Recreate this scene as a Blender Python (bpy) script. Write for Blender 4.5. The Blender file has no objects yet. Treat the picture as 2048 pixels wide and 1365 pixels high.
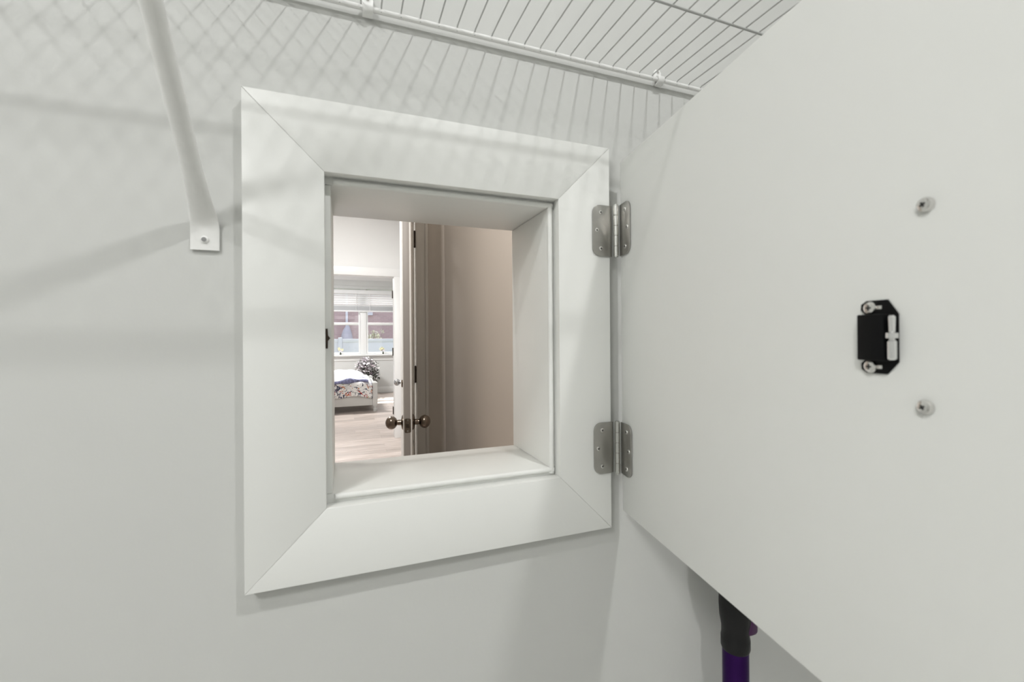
import bpy, bmesh, math, random
from mathutils import Vector, Matrix
random.seed(7)
S = bpy.context.scene
COL = S.collection
R = math.radians
H = 1.26                                   # eye height above the plank floor

# ------------------------------------------------------------------ camera
YAW, ROLL, FPX, CY = 0.36293, -0.00714, 884.33, 675.97
cam_d = bpy.data.cameras.new('camera')
cam = bpy.data.objects.new('camera', cam_d)
COL.objects.link(cam)
rt = Vector((math.cos(YAW), -math.sin(YAW), 0)); fw = Vector((math.sin(YAW), math.cos(YAW), 0)); up = Vector((0, 0, 1))
ir = rt * math.cos(ROLL) + up * math.sin(ROLL)
iu = -rt * math.sin(ROLL) + up * math.cos(ROLL)
m = Matrix((ir, iu, -fw)).transposed().to_4x4()
m.translation = (0, 0, H)
cam.matrix_world = m
cam_d.sensor_width = 36.0
cam_d.lens = FPX * 36.0 / 2048.0
cam_d.shift_y = -(682.5 - CY) / 2048.0
cam_d.clip_start = 0.01
cam_d.clip_end = 200
cam_d.dof.use_dof = True
cam_d.dof.focus_distance = 2.2
cam_d.dof.aperture_fstop = 9.0
S.camera = cam

# ------------------------------------------------------------------ world, sun, exposure
w = bpy.data.worlds.new('world'); S.world = w
w.use_nodes = True
wt = w.node_tree
bg = wt.nodes['Background']
sky = wt.nodes.new('ShaderNodeTexSky')
sky.sky_type = 'NISHITA'; sky.sun_disc = False
sky.sun_elevation = R(47); sky.sun_rotation = R(8)
sky.air_density = 1.0; sky.dust_density = 1.5; sky.ozone_density = 1.0
hsv = wt.nodes.new('ShaderNodeHueSaturation'); hsv.inputs['Saturation'].default_value = 0.55     # hazy, paler sky
wt.links.new(sky.outputs[0], hsv.inputs['Color']); wt.links.new(hsv.outputs[0], bg.inputs[0])
bg.inputs[1].default_value = 0.42
sun_d = bpy.data.lights.new('sun', 'SUN')
sun_d.energy = 9.0; sun_d.angle = R(0.6); sun_d.color = (1, 0.95, 0.88)
sun = bpy.data.objects.new('sun', sun_d); COL.objects.link(sun)
sun.rotation_euler = (R(-43), 0, R(-4))      # shines from behind the far window down into the bedroom
sun.location = (0, 16, 12)

CLOSET_W = (12.5, 10.2, 32.5)
MID_W, BED_W, HALL_W = 66.0, 84.0, 12.0

S.cycles.caustics_reflective = False; S.cycles.caustics_refractive = False
vs = S.view_settings
S.display_settings.display_device = 'sRGB'
vs.view_transform = 'Standard'; vs.look = 'None'; vs.exposure = 0.0; vs.gamma = 1.0; vs.use_curve_mapping = False

# ------------------------------------------------------------------ materials
def mat(name, col, rough=0.5, metal=0.0, var=0.0, vscale=4.0, bump=0.0, bscale=200.0, spec=0.5):
    mt = bpy.data.materials.new(name); mt.use_nodes = True
    nt = mt.node_tree; b = nt.nodes['Principled BSDF']
    b.inputs['Roughness'].default_value = rough
    b.inputs['Metallic'].default_value = metal
    b.inputs['Specular IOR Level'].default_value = spec
    tc = nt.nodes.new('ShaderNodeTexCoord')
    if var > 0:
        n = nt.nodes.new('ShaderNodeTexNoise'); n.inputs['Scale'].default_value = vscale; n.inputs['Detail'].default_value = 4
        nt.links.new(tc.outputs['Object'], n.inputs['Vector'])
        r = nt.nodes.new('ShaderNodeValToRGB')
        r.color_ramp.elements[0].position = 0.3; r.color_ramp.elements[1].position = 0.7
        r.color_ramp.elements[0].color = tuple(c * (1 - var) for c in col) + (1,)
        r.color_ramp.elements[1].color = tuple(min(1, c * (1 + var)) for c in col) + (1,)
        nt.links.new(n.outputs['Fac'], r.inputs['Fac']); nt.links.new(r.outputs['Color'], b.inputs['Base Color'])
    else:
        b.inputs['Base Color'].default_value = tuple(col) + (1,)
    if bump > 0:
        n2 = nt.nodes.new('ShaderNodeTexNoise'); n2.inputs['Scale'].default_value = bscale; n2.inputs['Detail'].default_value = 2
        nt.links.new(tc.outputs['Object'], n2.inputs['Vector'])
        bp = nt.nodes.new('ShaderNodeBump'); bp.inputs['Strength'].default_value = bump; bp.inputs['Distance'].default_value = 0.002
        nt.links.new(n2.outputs['Fac'], bp.inputs['Height']); nt.links.new(bp.outputs['Normal'], b.inputs['Normal'])
    return mt

M = {}
M['closet_wall'] = mat('closet_wall_paint', (0.60, 0.605, 0.583), 0.65, var=0.012, vscale=3, bump=0.10, bscale=90)
M['trim'] = mat('white_trim_paint', (0.80, 0.806, 0.778), 0.34, var=0.010, vscale=6, bump=0.06, bscale=60)
M['panel'] = mat('hatch_panel_paint', (0.80, 0.806, 0.778), 0.5, var=0.010, vscale=5, bump=0.06, bscale=70)
M['ceiling'] = mat('ceiling_paint', (0.82, 0.82, 0.80), 0.8, var=0.01, bump=0.08)
M['hall'] = mat('hall_greige_paint', (0.70, 0.64, 0.58), 0.6, var=0.012, vscale=2, bump=0.08, bscale=90)
M['hall_far'] = mat('hall_taupe_paint', (0.72, 0.665, 0.605), 0.6, var=0.012, vscale=2, bump=0.08, bscale=90)
M['hall_trim'] = mat('hall_trim_paint', (0.80, 0.775, 0.73), 0.4, var=0.01, bump=0.05)
M['room'] = mat('bright_room_paint', (0.80, 0.80, 0.79), 0.65, var=0.01, bump=0.06)
M['bedroom'] = mat('bedroom_paint', (0.72, 0.725, 0.71), 0.65, var=0.01, bump=0.06)
M['white'] = mat('white_gloss_paint', (0.84, 0.84, 0.83), 0.35, var=0.008)
M['door'] = mat('door_paint', (0.78, 0.765, 0.74), 0.38, var=0.008)
M['edge'] = mat('shaded_edge_tone', (0.33, 0.305, 0.285), 0.5, var=0.015)  # white door edge with its shade put into the colour
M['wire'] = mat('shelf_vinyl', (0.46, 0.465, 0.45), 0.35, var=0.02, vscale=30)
M['clip'] = mat('clip_plastic', (0.84, 0.84, 0.82), 0.4, var=0.02, vscale=80)
M['nickel'] = mat('satin_nickel', (0.42, 0.41, 0.385), 0.34, 1.0, var=0.06, vscale=40, bump=0.05, bscale=300)
M['pin'] = mat('bright_nickel', (0.66, 0.655, 0.63), 0.22, 1.0, var=0.05, vscale=60)
M['screw'] = mat('screw_steel', (0.72, 0.71, 0.69), 0.2, 1.0, var=0.05, vscale=200)
M['dark'] = mat('dark_recess', (0.02, 0.02, 0.02), 0.6, var=0.1)
M['bronze'] = mat('aged_bronze', (0.20, 0.165, 0.135), 0.26, 1.0, var=0.12, vscale=30)
M['bronze_dark'] = mat('dark_bronze', (0.07, 0.055, 0.045), 0.4, 0.9, var=0.2, vscale=60)
M['pewter'] = mat('pewter', (0.33, 0.33, 0.33), 0.3, 1.0, var=0.05, vscale=50)
M['black'] = mat('black_steel', (0.003, 0.003, 0.0035), 0.45, 0.0, var=0.2, vscale=60, spec=0.15)
M['chrome'] = mat('chrome', (0.82, 0.82, 0.82), 0.12, 1.0, var=0.03, vscale=60)
M['charcoal'] = mat('charcoal_plastic', (0.009, 0.009, 0.0095), 0.42, 0.0, var=0.1, vscale=40, spec=0.3)
M['purple'] = mat('purple_anodised_metal', (0.035, 0.006, 0.085), 0.28, 0.85, var=0.1, vscale=20)
M['magenta'] = mat('purple_plastic', (0.055, 0.004, 0.065), 0.3, 0.0, var=0.1, vscale=20)
M['caulk'] = mat('painted_caulk', (0.80, 0.806, 0.778), 0.45, var=0.02, vscale=40)
M['bed'] = mat('bed_paint', (0.60, 0.60, 0.58), 0.4, var=0.02)
M['sheet'] = mat('mattress_ticking', (0.8, 0.8, 0.8), 0.9, var=0.03)
M['slat'] = mat('blind_vinyl', (0.86, 0.86, 0.86), 0.45, var=0.01)
M['slat_shaded'] = mat('shaded_blind_vinyl', (0.52, 0.53, 0.54), 0.45, var=0.02)  # darker copy of the slat colour, shade of the stack painted in
M['carpet'] = mat('pale_carpet', (0.55, 0.545, 0.52), 0.95, var=0.08, vscale=60, bump=0.4, bscale=400)
M['soil'] = mat('potting_soil', (0.03, 0.02, 0.015), 0.9, var=0.3, vscale=60)
M['pot'] = mat('grey_pot_glaze', (0.35, 0.33, 0.32), 0.4, var=0.1, vscale=12)
M['leafdark'] = mat('dark_leaf', (0.035, 0.045, 0.03), 0.5, var=0.4, vscale=20)
M['petal'] = mat('white_petal', (0.85, 0.80, 0.83), 0.6, var=0.08, vscale=30)
M['petalpink'] = mat('lilac_petal', (0.45, 0.30, 0.42), 0.6, var=0.15, vscale=30)
M['cream'] = mat('cream_petal', (0.85, 0.82, 0.55), 0.6, var=0.1, vscale=30)
M['shrub'] = mat('pale_shrub_leaf', (0.86, 0.82, 0.60), 0.6, var=0.3, vscale=12)
M['shrubstem'] = mat('shrub_stem', (0.30, 0.24, 0.17), 0.7, var=0.2, vscale=12)
M['fence'] = mat('white_vinyl', (0.79, 0.765, 0.82), 0.45, var=0.02, vscale=2)
M['lawn'] = mat('lawn', (0.16, 0.2, 0.08), 0.9, var=0.3, vscale=8)
M['roof'] = mat('grey_shingle', (0.16, 0.15, 0.15), 0.9, var=0.3, vscale=20)
M['wrap'] = mat('pale_lavender_fabric', (0.52, 0.49, 0.54), 0.8, var=0.08, vscale=6)
M['glassware'] = mat('vase_glass', (0.75, 0.8, 0.78), 0.1, var=0.02)

def lamp_mat(name, strength, col=(1, 0.97, 0.92)):
    mt = bpy.data.materials.new(name); mt.use_nodes = True
    nt = mt.node_tree; nt.nodes.clear()
    o = nt.nodes.new('ShaderNodeOutputMaterial'); e = nt.nodes.new('ShaderNodeEmission')
    e.inputs[0].default_value = col + (1,); e.inputs[1].default_value = strength
    nt.links.new(e.outputs[0], o.inputs[0]); return mt
M['lamp'] = lamp_mat('lamp_diffuser', 6.0)

def glass_mat():
    mt = bpy.data.materials.new('window_glass'); mt.use_nodes = True
    nt = mt.node_tree; nt.nodes.clear()
    o = nt.nodes.new('ShaderNodeOutputMaterial'); t = nt.nodes.new('ShaderNodeBsdfTransparent')
    g = nt.nodes.new('ShaderNodeBsdfGlossy'); g.inputs['Roughness'].default_value = 0.02
    mx = nt.nodes.new('ShaderNodeMixShader'); mx.inputs[0].default_value = 0.06
    t.inputs[0].default_value = (0.96, 0.97, 0.97, 1)
    nt.links.new(t.outputs[0], mx.inputs[1]); nt.links.new(g.outputs[0], mx.inputs[2]); nt.links.new(mx.outputs[0], o.inputs[0])
    return mt
M['glass'] = glass_mat()

def wood_mat():
    mt = bpy.data.materials.new('greige_oak_plank'); mt.use_nodes = True
    nt = mt.node_tree; b = nt.nodes['Principled BSDF']; L = nt.links
    b.inputs['Roughness'].default_value = 0.38
    tc = nt.nodes.new('ShaderNodeTexCoord'); oi = nt.nodes.new('ShaderNodeObjectInfo')
    ad = nt.nodes.new('ShaderNodeVectorMath'); ad.operation = 'ADD'
    mul = nt.nodes.new('ShaderNodeVectorMath'); mul.operation = 'SCALE'; mul.inputs[3].default_value = 37.0
    L.new(oi.outputs['Location'], mul.inputs[0]); L.new(tc.outputs['Object'], ad.inputs[0]); L.new(mul.outputs[0], ad.inputs[1])
    mp = nt.nodes.new('ShaderNodeMapping'); mp.inputs['Scale'].default_value = (2.0, 26.0, 1.0)
    L.new(ad.outputs[0], mp.inputs['Vector'])
    n = nt.nodes.new('ShaderNodeTexNoise'); n.inputs['Scale'].default_value = 1.6; n.inputs['Detail'].default_value = 6; n.inputs['Distortion'].default_value = 0.6
    L.new(mp.outputs[0], n.inputs['Vector'])
    r = nt.nodes.new('ShaderNodeValToRGB')
    r.color_ramp.elements[0].position = 0.30; r.color_ramp.elements[0].color = (0.42, 0.345, 0.30, 1)
    r.color_ramp.elements[1].position = 0.66; r.color_ramp.elements[1].color = (0.66, 0.58, 0.53, 1)
    L.new(n.outputs['Fac'], r.inputs['Fac'])
    hs = nt.nodes.new('ShaderNodeHueSaturation')
    mr = nt.nodes.new('ShaderNodeMapRange'); mr.inputs[3].default_value = 0.82; mr.inputs[4].default_value = 1.15
    L.new(oi.outputs['Random'], mr.inputs[0]); L.new(mr.outputs[0], hs.inputs['Value']); L.new(r.outputs[0], hs.inputs['Color'])
    L.new(hs.outputs[0], b.inputs['Base Color'])
    bp = nt.nodes.new('ShaderNodeBump'); bp.inputs['Strength'].default_value = 0.15; bp.inputs['Distance'].default_value = 0.001
    L.new(n.outputs['Fac'], bp.inputs['Height']); L.new(bp.outputs[0], b.inputs['Normal'])
    return mt
M['wood'] = wood_mat()

def brick_mat():
    mt = bpy.data.materials.new('pink_brick'); mt.use_nodes = True
    nt = mt.node_tree; b = nt.nodes['Principled BSDF']; L = nt.links
    b.inputs['Roughness'].default_value = 0.9
    tc = nt.nodes.new('ShaderNodeTexCoord')
    mp = nt.nodes.new('ShaderNodeMapping'); mp.inputs['Rotation'].default_value = (R(90), 0, 0)
    L.new(tc.outputs['Object'], mp.inputs['Vector'])
    t = nt.nodes.new('ShaderNodeTexBrick')
    t.inputs['Color1'].default_value = (0.56, 0.38, 0.375, 1); t.inputs['Color2'].default_value = (0.50, 0.34, 0.335, 1)
    t.inputs['Mortar'].default_value = (0.58, 0.45, 0.44, 1)
    t.inputs['Scale'].default_value = 1.0; t.inputs['Mortar Size'].default_value = 0.006
    t.inputs['Brick Width'].default_value = 0.21; t.inputs['Row Height'].default_value = 0.075
    L.new(mp.outputs[0], t.inputs['Vector']); L.new(t.outputs['Color'], b.inputs['Base Color'])
    return mt
M['brick'] = brick_mat()

def quilt_mat():
    """white cotton printed with navy branches, red and peach blossoms and green leaves"""
    mt = bpy.data.materials.new('floral_cotton'); mt.use_nodes = True
    nt = mt.node_tree; b = nt.nodes['Principled BSDF']; L = nt.links
    b.inputs['Roughness'].default_value = 0.9
    tc = nt.nodes.new('ShaderNodeTexCoord')
    mp = nt.nodes.new('ShaderNodeMapping'); L.new(tc.outputs['UV'], mp.inputs['Vector'])
    def mixc(fac, c1, c2):
        mx = nt.nodes.new('ShaderNodeMix'); mx.data_type = 'RGBA'
        L.new(fac, mx.inputs[0])
        if isinstance(c1, tuple): mx.inputs[6].default_value = c1
        else: L.new(c1, mx.inputs[6])
        if isinstance(c2, tuple): mx.inputs[7].default_value = c2
        else: L.new(c2, mx.inputs[7])
        return mx.outputs[2]
    def band(scale, lo, hi, off, dist=1.5, detail=2):
        mo = nt.nodes.new('ShaderNodeMapping'); mo.inputs['Location'].default_value = off; L.new(mp.outputs[0], mo.inputs['Vector'])
        n = nt.nodes.new('ShaderNodeTexNoise'); n.inputs['Scale'].default_value = scale; n.inputs['Detail'].default_value = detail; n.inputs['Distortion'].default_value = dist
        L.new(mo.outputs[0], n.inputs['Vector'])
        r = nt.nodes.new('ShaderNodeValToRGB'); e = r.color_ramp.elements
        e[0].position = lo - 0.008; e[0].color = (0, 0, 0, 1); e[1].position = lo; e[1].color = (1, 1, 1, 1)
        e2 = e.new(hi); e2.color = (1, 1, 1, 1); e3 = e.new(hi + 0.008); e3.color = (0, 0, 0, 1)
        L.new(n.outputs['Fac'], r.inputs['Fac']); return r.outputs[0]
    def mulf(a, c):
        x = nt.nodes.new('ShaderNodeMath'); x.operation = 'MULTIPLY'; L.new(a, x.inputs[0]); L.new(c, x.inputs[1]); return x.outputs[0]
    white = (0.80, 0.79, 0.77, 1)
    c = mixc(mulf(band(5.0, 0.480, 0.512, (0, 0, 0), 2.0), band(3.0, 0.42, 0.9, (5, 0, 0))), white, (0.03, 0.035, 0.06, 1))        # branches
    c = mixc(mulf(band(15, 0.58, 0.9, (3, 7, 0), 1.0), band(2.6, 0.50, 0.9, (9, 1, 0))), c, (0.05, 0.06, 0.13, 1))                  # dark leaves
    c = mixc(mulf(band(26, 0.52, 0.9, (1, 4, 0), 1.0), band(5.5, 0.60, 0.9, (2, 8, 0))), c, (0.42, 0.035, 0.03, 1))                 # red blossoms
    c = mixc(mulf(band(26, 0.53, 0.9, (6, 2, 0), 1.0), band(5.0, 0.61, 0.9, (7, 3, 0))), c, (0.55, 0.24, 0.14, 1))                  # peach blossoms
    c = mixc(mulf(band(14, 0.57, 0.9, (8, 5, 0), 1.0), band(3.0, 0.60, 0.9, (4, 9, 0))), c, (0.25, 0.30, 0.06, 1))                  # green leaves
    sx = nt.nodes.new('ShaderNodeSeparateXYZ'); L.new(tc.outputs['UV'], sx.inputs[0])
    mrg = nt.nodes.new('ShaderNodeMapRange'); mrg.inputs[1].default_value = 1.36; mrg.inputs[2].default_value = 1.46; L.new(sx.outputs[1], mrg.inputs[0])
    ms = nt.nodes.new('ShaderNodeMapping'); ms.inputs['Scale'].default_value = (3.0, 12.0, 1); L.new(tc.outputs['UV'], ms.inputs['Vector'])
    n3 = nt.nodes.new('ShaderNodeTexNoise'); n3.inputs['Scale'].default_value = 2.0; n3.inputs['Detail'].default_value = 3; L.new(ms.outputs[0], n3.inputs['Vector'])
    r3 = nt.nodes.new('ShaderNodeValToRGB'); r3.color_ramp.elements[0].position = 0.52; r3.color_ramp.elements[0].color = (0.84, 0.83, 0.86, 1)
    r3.color_ramp.elements[1].position = 0.66; r3.color_ramp.elements[1].color = (0.30, 0.30, 0.44, 1); L.new(n3.outputs['Fac'], r3.inputs['Fac'])
    c = mixc(mrg.outputs[0], r3.outputs[0], c)
    L.new(c, b.inputs['Base Color'])
    return mt
M['quilt'] = quilt_mat()
M['navy'] = mat('navy_lilac_cotton', (0.16, 0.165, 0.27), 0.9, var=0.75, vscale=22)

# ------------------------------------------------------------------ mesh helpers
def box(bm, x0, x1, y0, y1, z0, z1, bev=0.0):
    vs_ = [bm.verts.new((x, y, z)) for x in (x0, x1) for y in (y0, y1) for z in (z0, z1)]
    fs = []
    for idx in ((0, 1, 3, 2), (4, 6, 7, 5), (0, 4, 5, 1), (2, 3, 7, 6), (0, 2, 6, 4), (1, 5, 7, 3)):
        fs.append(bm.faces.new([vs_[i] for i in idx]))
    if bev > 0:
        es = list({e for f in fs for e in f.edges})
        bmesh.ops.bevel(bm, geom=es, offset=bev, segments=2, profile=0.5, affect='EDGES')

def prism(bm, poly, axis, a, b, bev=0.0):
    """poly: 2D points; extruded along axis ('x': (y,z), 'y': (x,z), 'z': (x,y)) from a to b"""
    def P(p, t):
        return {'x': (t, p[0], p[1]), 'y': (p[0], t, p[1]), 'z': (p[0], p[1], t)}[axis]
    A = [bm.verts.new(P(p, a)) for p in poly]; B = [bm.verts.new(P(p, b)) for p in poly]
    fs = [bm.faces.new(A), bm.faces.new(B)]
    n = len(poly)
    for i in range(n):
        fs.append(bm.faces.new((A[i], A[(i + 1) % n], B[(i + 1) % n], B[i])))
    bmesh.ops.recalc_face_normals(bm, faces=fs)
    if bev > 0:
        es = list({e for f in fs[:2] for e in f.edges})
        bmesh.ops.bevel(bm, geom=es, offset=bev, segments=2, profile=0.5, affect='EDGES')

def ring_frame(axis):
    a = Vector(axis).normalized()
    h = Vector((0, 0, 1)) if abs(a.z) < 0.9 else Vector((1, 0, 0))
    u = a.cross(h).normalized(); v = a.cross(u).normalized()
    return a, u, v

def lathe(bm, prof, origin, axis, seg=24, cap=True):
    """prof: list of (radius, distance along axis)"""
    a, u, v = ring_frame(axis); o = Vector(origin); rings = []; fs = []
    for r, d in prof:
        rings.append([bm.verts.new(o + a * d + (u * math.cos(2 * math.pi * i / seg) + v * math.sin(2 * math.pi * i / seg)) * max(r, 1e-5)) for i in range(seg)])
    for k in range(len(rings) - 1):
        for i in range(seg):
            fs.append(bm.faces.new((rings[k][i], rings[k][(i + 1) % seg], rings[k + 1][(i + 1) % seg], rings[k + 1][i])))
    if cap:
        fs.append(bm.faces.new(rings[0])); fs.append(bm.faces.new(rings[-1]))
    bmesh.ops.recalc_face_normals(bm, faces=fs)

def tube(bm, pts, r, seg=10, cap=True):
    pts = [Vector(p) for p in pts]; rings = []; fs = []
    for k, p in enumerate(pts):
        d = (pts[min(k + 1, len(pts) - 1)] - pts[max(k - 1, 0)])
        a, u, v = ring_frame(d)
        rr = r[k] if isinstance(r, (list, tuple)) else r
        rings.append([bm.verts.new(p + (u * math.cos(2 * math.pi * i / seg) + v * math.sin(2 * math.pi * i / seg)) * rr) for i in range(seg)])
    for k in range(len(rings) - 1):
        for i in range(seg):
            fs.append(bm.faces.new((rings[k][i], rings[k][(i + 1) % seg], rings[k + 1][(i + 1) % seg], rings[k + 1][i])))
    if cap:
        fs.append(bm.faces.new(rings[0])); fs.append(bm.faces.new(rings[-1]))
    bmesh.ops.recalc_face_normals(bm, faces=fs)

def ball(bm, c, r, seg=20, rings=12, sq=(1, 1, 1)):
    mtx = Matrix.Translation(c) @ Matrix.Diagonal((r * sq[0], r * sq[1], r * sq[2], 1))
    bmesh.ops.create_uvsphere(bm, u_segments=seg, v_segments=rings, radius=1.0, matrix=mtx)

def smooth(me, ang=35):
    me.polygons.foreach_set('use_smooth', [True] * len(me.polygons))
    try:
        me.set_sharp_from_angle(angle=R(ang))
    except Exception:
        pass

def origin_of(o):
    p = Vector((0, 0, 0))
    while o:
        p = p + Vector(o.location); o = o.parent
    return p

def mesh(bm, name, material, sm=True):
    bmesh.ops.recalc_face_normals(bm, faces=bm.faces[:])
    me = bpy.data.meshes.new(name); bm.to_mesh(me); bm.free()
    me.materials.append(material)
    if sm: smooth(me)
    return me

def obj(name, bm, material, parent=None, local=False, sm=True):
    """one mesh object; verts are given in world space unless local (then in the parent's space)"""
    if parent is not None:
        if not local: bmesh.ops.translate(bm, verts=bm.verts[:], vec=-origin_of(parent))
        loc = (0, 0, 0)
    else:
        xs = [v.co for v in bm.verts]
        lo = Vector([min(v[i] for v in xs) for i in range(3)]); hi = Vector([max(v[i] for v in xs) for i in range(3)])
        loc = Vector(((lo.x + hi.x) / 2, (lo.y + hi.y) / 2, lo.z))
        bmesh.ops.translate(bm, verts=bm.verts[:], vec=-loc)
    o = bpy.data.objects.new(name, mesh(bm, name, material, sm))
    COL.objects.link(o); o.location = loc
    if parent is not None: o.parent = parent
    return o

def inst(name, me, parent, loc, rot=(0, 0, 0)):
    o = bpy.data.objects.new(name, me); COL.objects.link(o)
    if parent is not None: o.parent = parent
    o.location = loc; o.rotation_euler = rot
    return o

def tag(o, label=None, cat=None, group=None, kind=None):
    if label: o['label'] = label
    if cat: o['category'] = cat
    if group: o['group'] = group
    if kind: o['kind'] = kind
    return o

def thing(name, loc, label=None, cat=None, group=None, rotz=0.0, kind=None):
    o = bpy.data.objects.new(name, None); COL.objects.link(o)
    o.empty_display_size = 0.1
    o.location = loc; o.rotation_euler = (0, 0, rotz)
    return tag(o, label, cat, group, kind)

def copy_tree(o, parent=None):
    c = o.copy(); COL.objects.link(c); c.parent = parent
    for ch in list(o.children): copy_tree(ch, c)
    return c

def slab_with_holes(bm, u0, u1, z0, z1, t0, t1, holes, along='x'):
    us = sorted({u0, u1, *[h for ho in holes for h in ho[:2]]}); zs = sorted({z0, z1, *[h for ho in holes for h in ho[2:]]})
    us = [u for u in us if u0 <= u <= u1]; zs = [z for z in zs if z0 <= z <= z1]
    def solid(i, k):
        if i < 0 or k < 0 or i >= len(us) - 1 or k >= len(zs) - 1: return False
        cu, cz = (us[i] + us[i + 1]) / 2, (zs[k] + zs[k + 1]) / 2
        return not any(h[0] < cu < h[1] and h[2] < cz < h[3] for h in holes)
    cache = {}
    def V(i, t, k):
        key = (i, t, k)
        if key not in cache:
            u, z, tt = us[i], zs[k], (t0, t1)[t]
            cache[key] = bm.verts.new((u, tt, z) if along == 'x' else (tt, u, z))
        return cache[key]
    for i in range(len(us) - 1):
        for k in range(len(zs) - 1):
            if not solid(i, k): continue
            for t in (0, 1):
                bm.faces.new((V(i, t, k), V(i + 1, t, k), V(i + 1, t, k + 1), V(i, t, k + 1)))
            if not solid(i - 1, k): bm.faces.new((V(i, 0, k), V(i, 1, k), V(i, 1, k + 1), V(i, 0, k + 1)))
            if not solid(i + 1, k): bm.faces.new((V(i + 1, 0, k), V(i + 1, 1, k), V(i + 1, 1, k + 1), V(i + 1, 0, k + 1)))
            if not solid(i, k - 1): bm.faces.new((V(i, 0, k), V(i + 1, 0, k), V(i + 1, 1, k), V(i, 1, k)))
            if not solid(i, k + 1): bm.faces.new((V(i, 0, k + 1), V(i + 1, 0, k + 1), V(i + 1, 1, k + 1), V(i, 1, k + 1)))
    bmesh.ops.recalc_face_normals(bm, faces=bm.faces[:])

def wall(name, material, u0, u1, z0, z1, t0, t1, holes=(), along='x'):
    bm = bmesh.new(); slab_with_holes(bm, u0, u1, z0, z1, t0, t1, list(holes), along)
    return tag(obj(name, bm, material, sm=False), kind='structure')

def flat(name, material, x0, x1, y0, y1, z0, z1):
    bm = bmesh.new(); box(bm, x0, x1, y0, y1, z0, z1)
    return tag(obj(name, bm, material, sm=False), kind='structure')

# ------------------------------------------------------------------ key dimensions (metres)
CF = 0.594                    # front face of the hatch casing
WF = 0.613                    # closet side of the hatch wall
WB = 0.7626                   # hall side of the hatch wall
CX0, CX1 = -0.1107, 0.3907    # casing outer edges
CZ0, CZ1 = H - 0.2991, H + 0.2966
CB = 0.089                    # casing board width
JX0, JX1 = -0.0150, 0.2917    # jamb opening
JZ0, JZ1 = H - 0.1987, H + 0.1980
JT = 0.018
D1 = 2.52                     # hall / room doorway wall
D2 = 5.77                     # room / bedroom doorway wall
WY = 10.73                    # bedroom window wall
CLZ, HLZ, RMZ, BDZ = 2.74, 2.60, 2.95, 2.70

# ------------------------------------------------------------------ setting
floor = flat('floor', M['wood'], -3.2, 2.1, -2.75, WY + 0.15, -0.16, -0.004)
flat('floor_closet', M['carpet'], -1.75, 1.45, -2.65, WF, -0.004, 0.0)
# hatch wall, closet shell
wall('wall_hatch', M['closet_wall'], -1.75, 1.45, -0.004, 2.98, WF, WB,
     [(JX0 - JT, JX1 + JT, JZ0 - JT, JZ1 + JT)])
wall('wall_closet_left', M['closet_wall'], -2.65, WF, -0.004, CLZ, -1.87, -1.75, along='y')
wall('wall_closet_right', M['closet_wall'], -2.65, WF, -0.004, CLZ, 1.45, 1.57, along='y')
wall('wall_closet_rear', M['closet_wall'], -1.87, 1.57, -0.004, CLZ, -2.77, -2.65)
flat('ceiling', M['ceiling'], -1.87, 1.57, -2.77, WF, CLZ, CLZ + 0.1)
# hall between hatch and first doorway
wall('wall_hall_right', M['hall'], WB, D1, -0.004, 2.98, 0.5435, 0.66, along='y')
wall('wall_hall_left', M['hall'], WB, D1, -0.004, 2.98, -1.12, -1.0, along='y')
wall('wall_hall_far', M['hall_far'], -3.1, 0.70, -0.004, 2.98, D1, D1 + 0.12, [(-0.382, 0.386, -0.1, 2.068)])
flat('ceiling_hall', M['ceiling'], -1.12, 0.66, WB, D1, HLZ, HLZ + 0.1)
# bright room
wall('wall_room_right', M['room'], D1 + 0.12, D2, -0.004, 2.98, 0.70, 0.82, along='y')
wall('wall_room_left', M['room'], D1 + 0.12, D2, -0.004, 2.98, -3.1, -2.98, [(3.2, 5.2, 0.9, 2.4)], along='y')
wall('wall_room_far', M['room'], -3.1, 0.82, -0.004, 2.98, D2, D2 + 0.12, [(-0.242, 0.612, -0.1, 2.058)])
flat('ceiling_room', M['ceiling'], -3.1, 0.82, D1, D2 + 0.12, RMZ, RMZ + 0.1)
# bedroom
wall('wall_bedroom_left', M['bedroom'], D2 + 0.12, WY, -0.004, 2.78, -2.42, -2.3, along='y')
wall('wall_bedroom_right', M['bedroom'], D2 + 0.12, WY, -0.004, 2.78, 1.9, 2.02, along='y')
wall('wall_window', M['bedroom'], -2.42, 2.02, -0.004, 2.78, WY, WY + 0.15, [(-0.43, 1.27, 0.90, 2.40)])
flat('wall_bedroom_near', M['bedroom'], 0.82, 2.02, D2, D2 + 0.12, -0.004, 2.78)
flat('ceiling_bedroom', M['ceiling'], -2.42, 2.02, D2 + 0.12, WY + 0.15, BDZ, BDZ + 0.1)
# window hole of the bright room (a real window on its left side)
wl = thing('window_2', (-3.04, 4.2, 0.9), kind='structure')
bm = bmesh.new()
for a, b_ in ((3.2, 3.26), (5.14, 5.2), (4.17, 4.23)): box(bm, -3.08, -3.0, a, b_, 0.9, 2.4)
box(bm, -3.08, -3.0, 3.2, 5.2, 0.9, 0.96); box(bm, -3.08, -3.0, 3.2, 5.2, 2.34, 2.4)
obj('window_frame', bm, M['white'], wl)
for a, b_ in ((3.26, 4.17), (4.23, 5.14)):
    bm = bmesh.new(); box(bm, -3.045, -3.035, a, b_, 0.96, 2.34); obj('pane', bm, M['glass'], wl)

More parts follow.
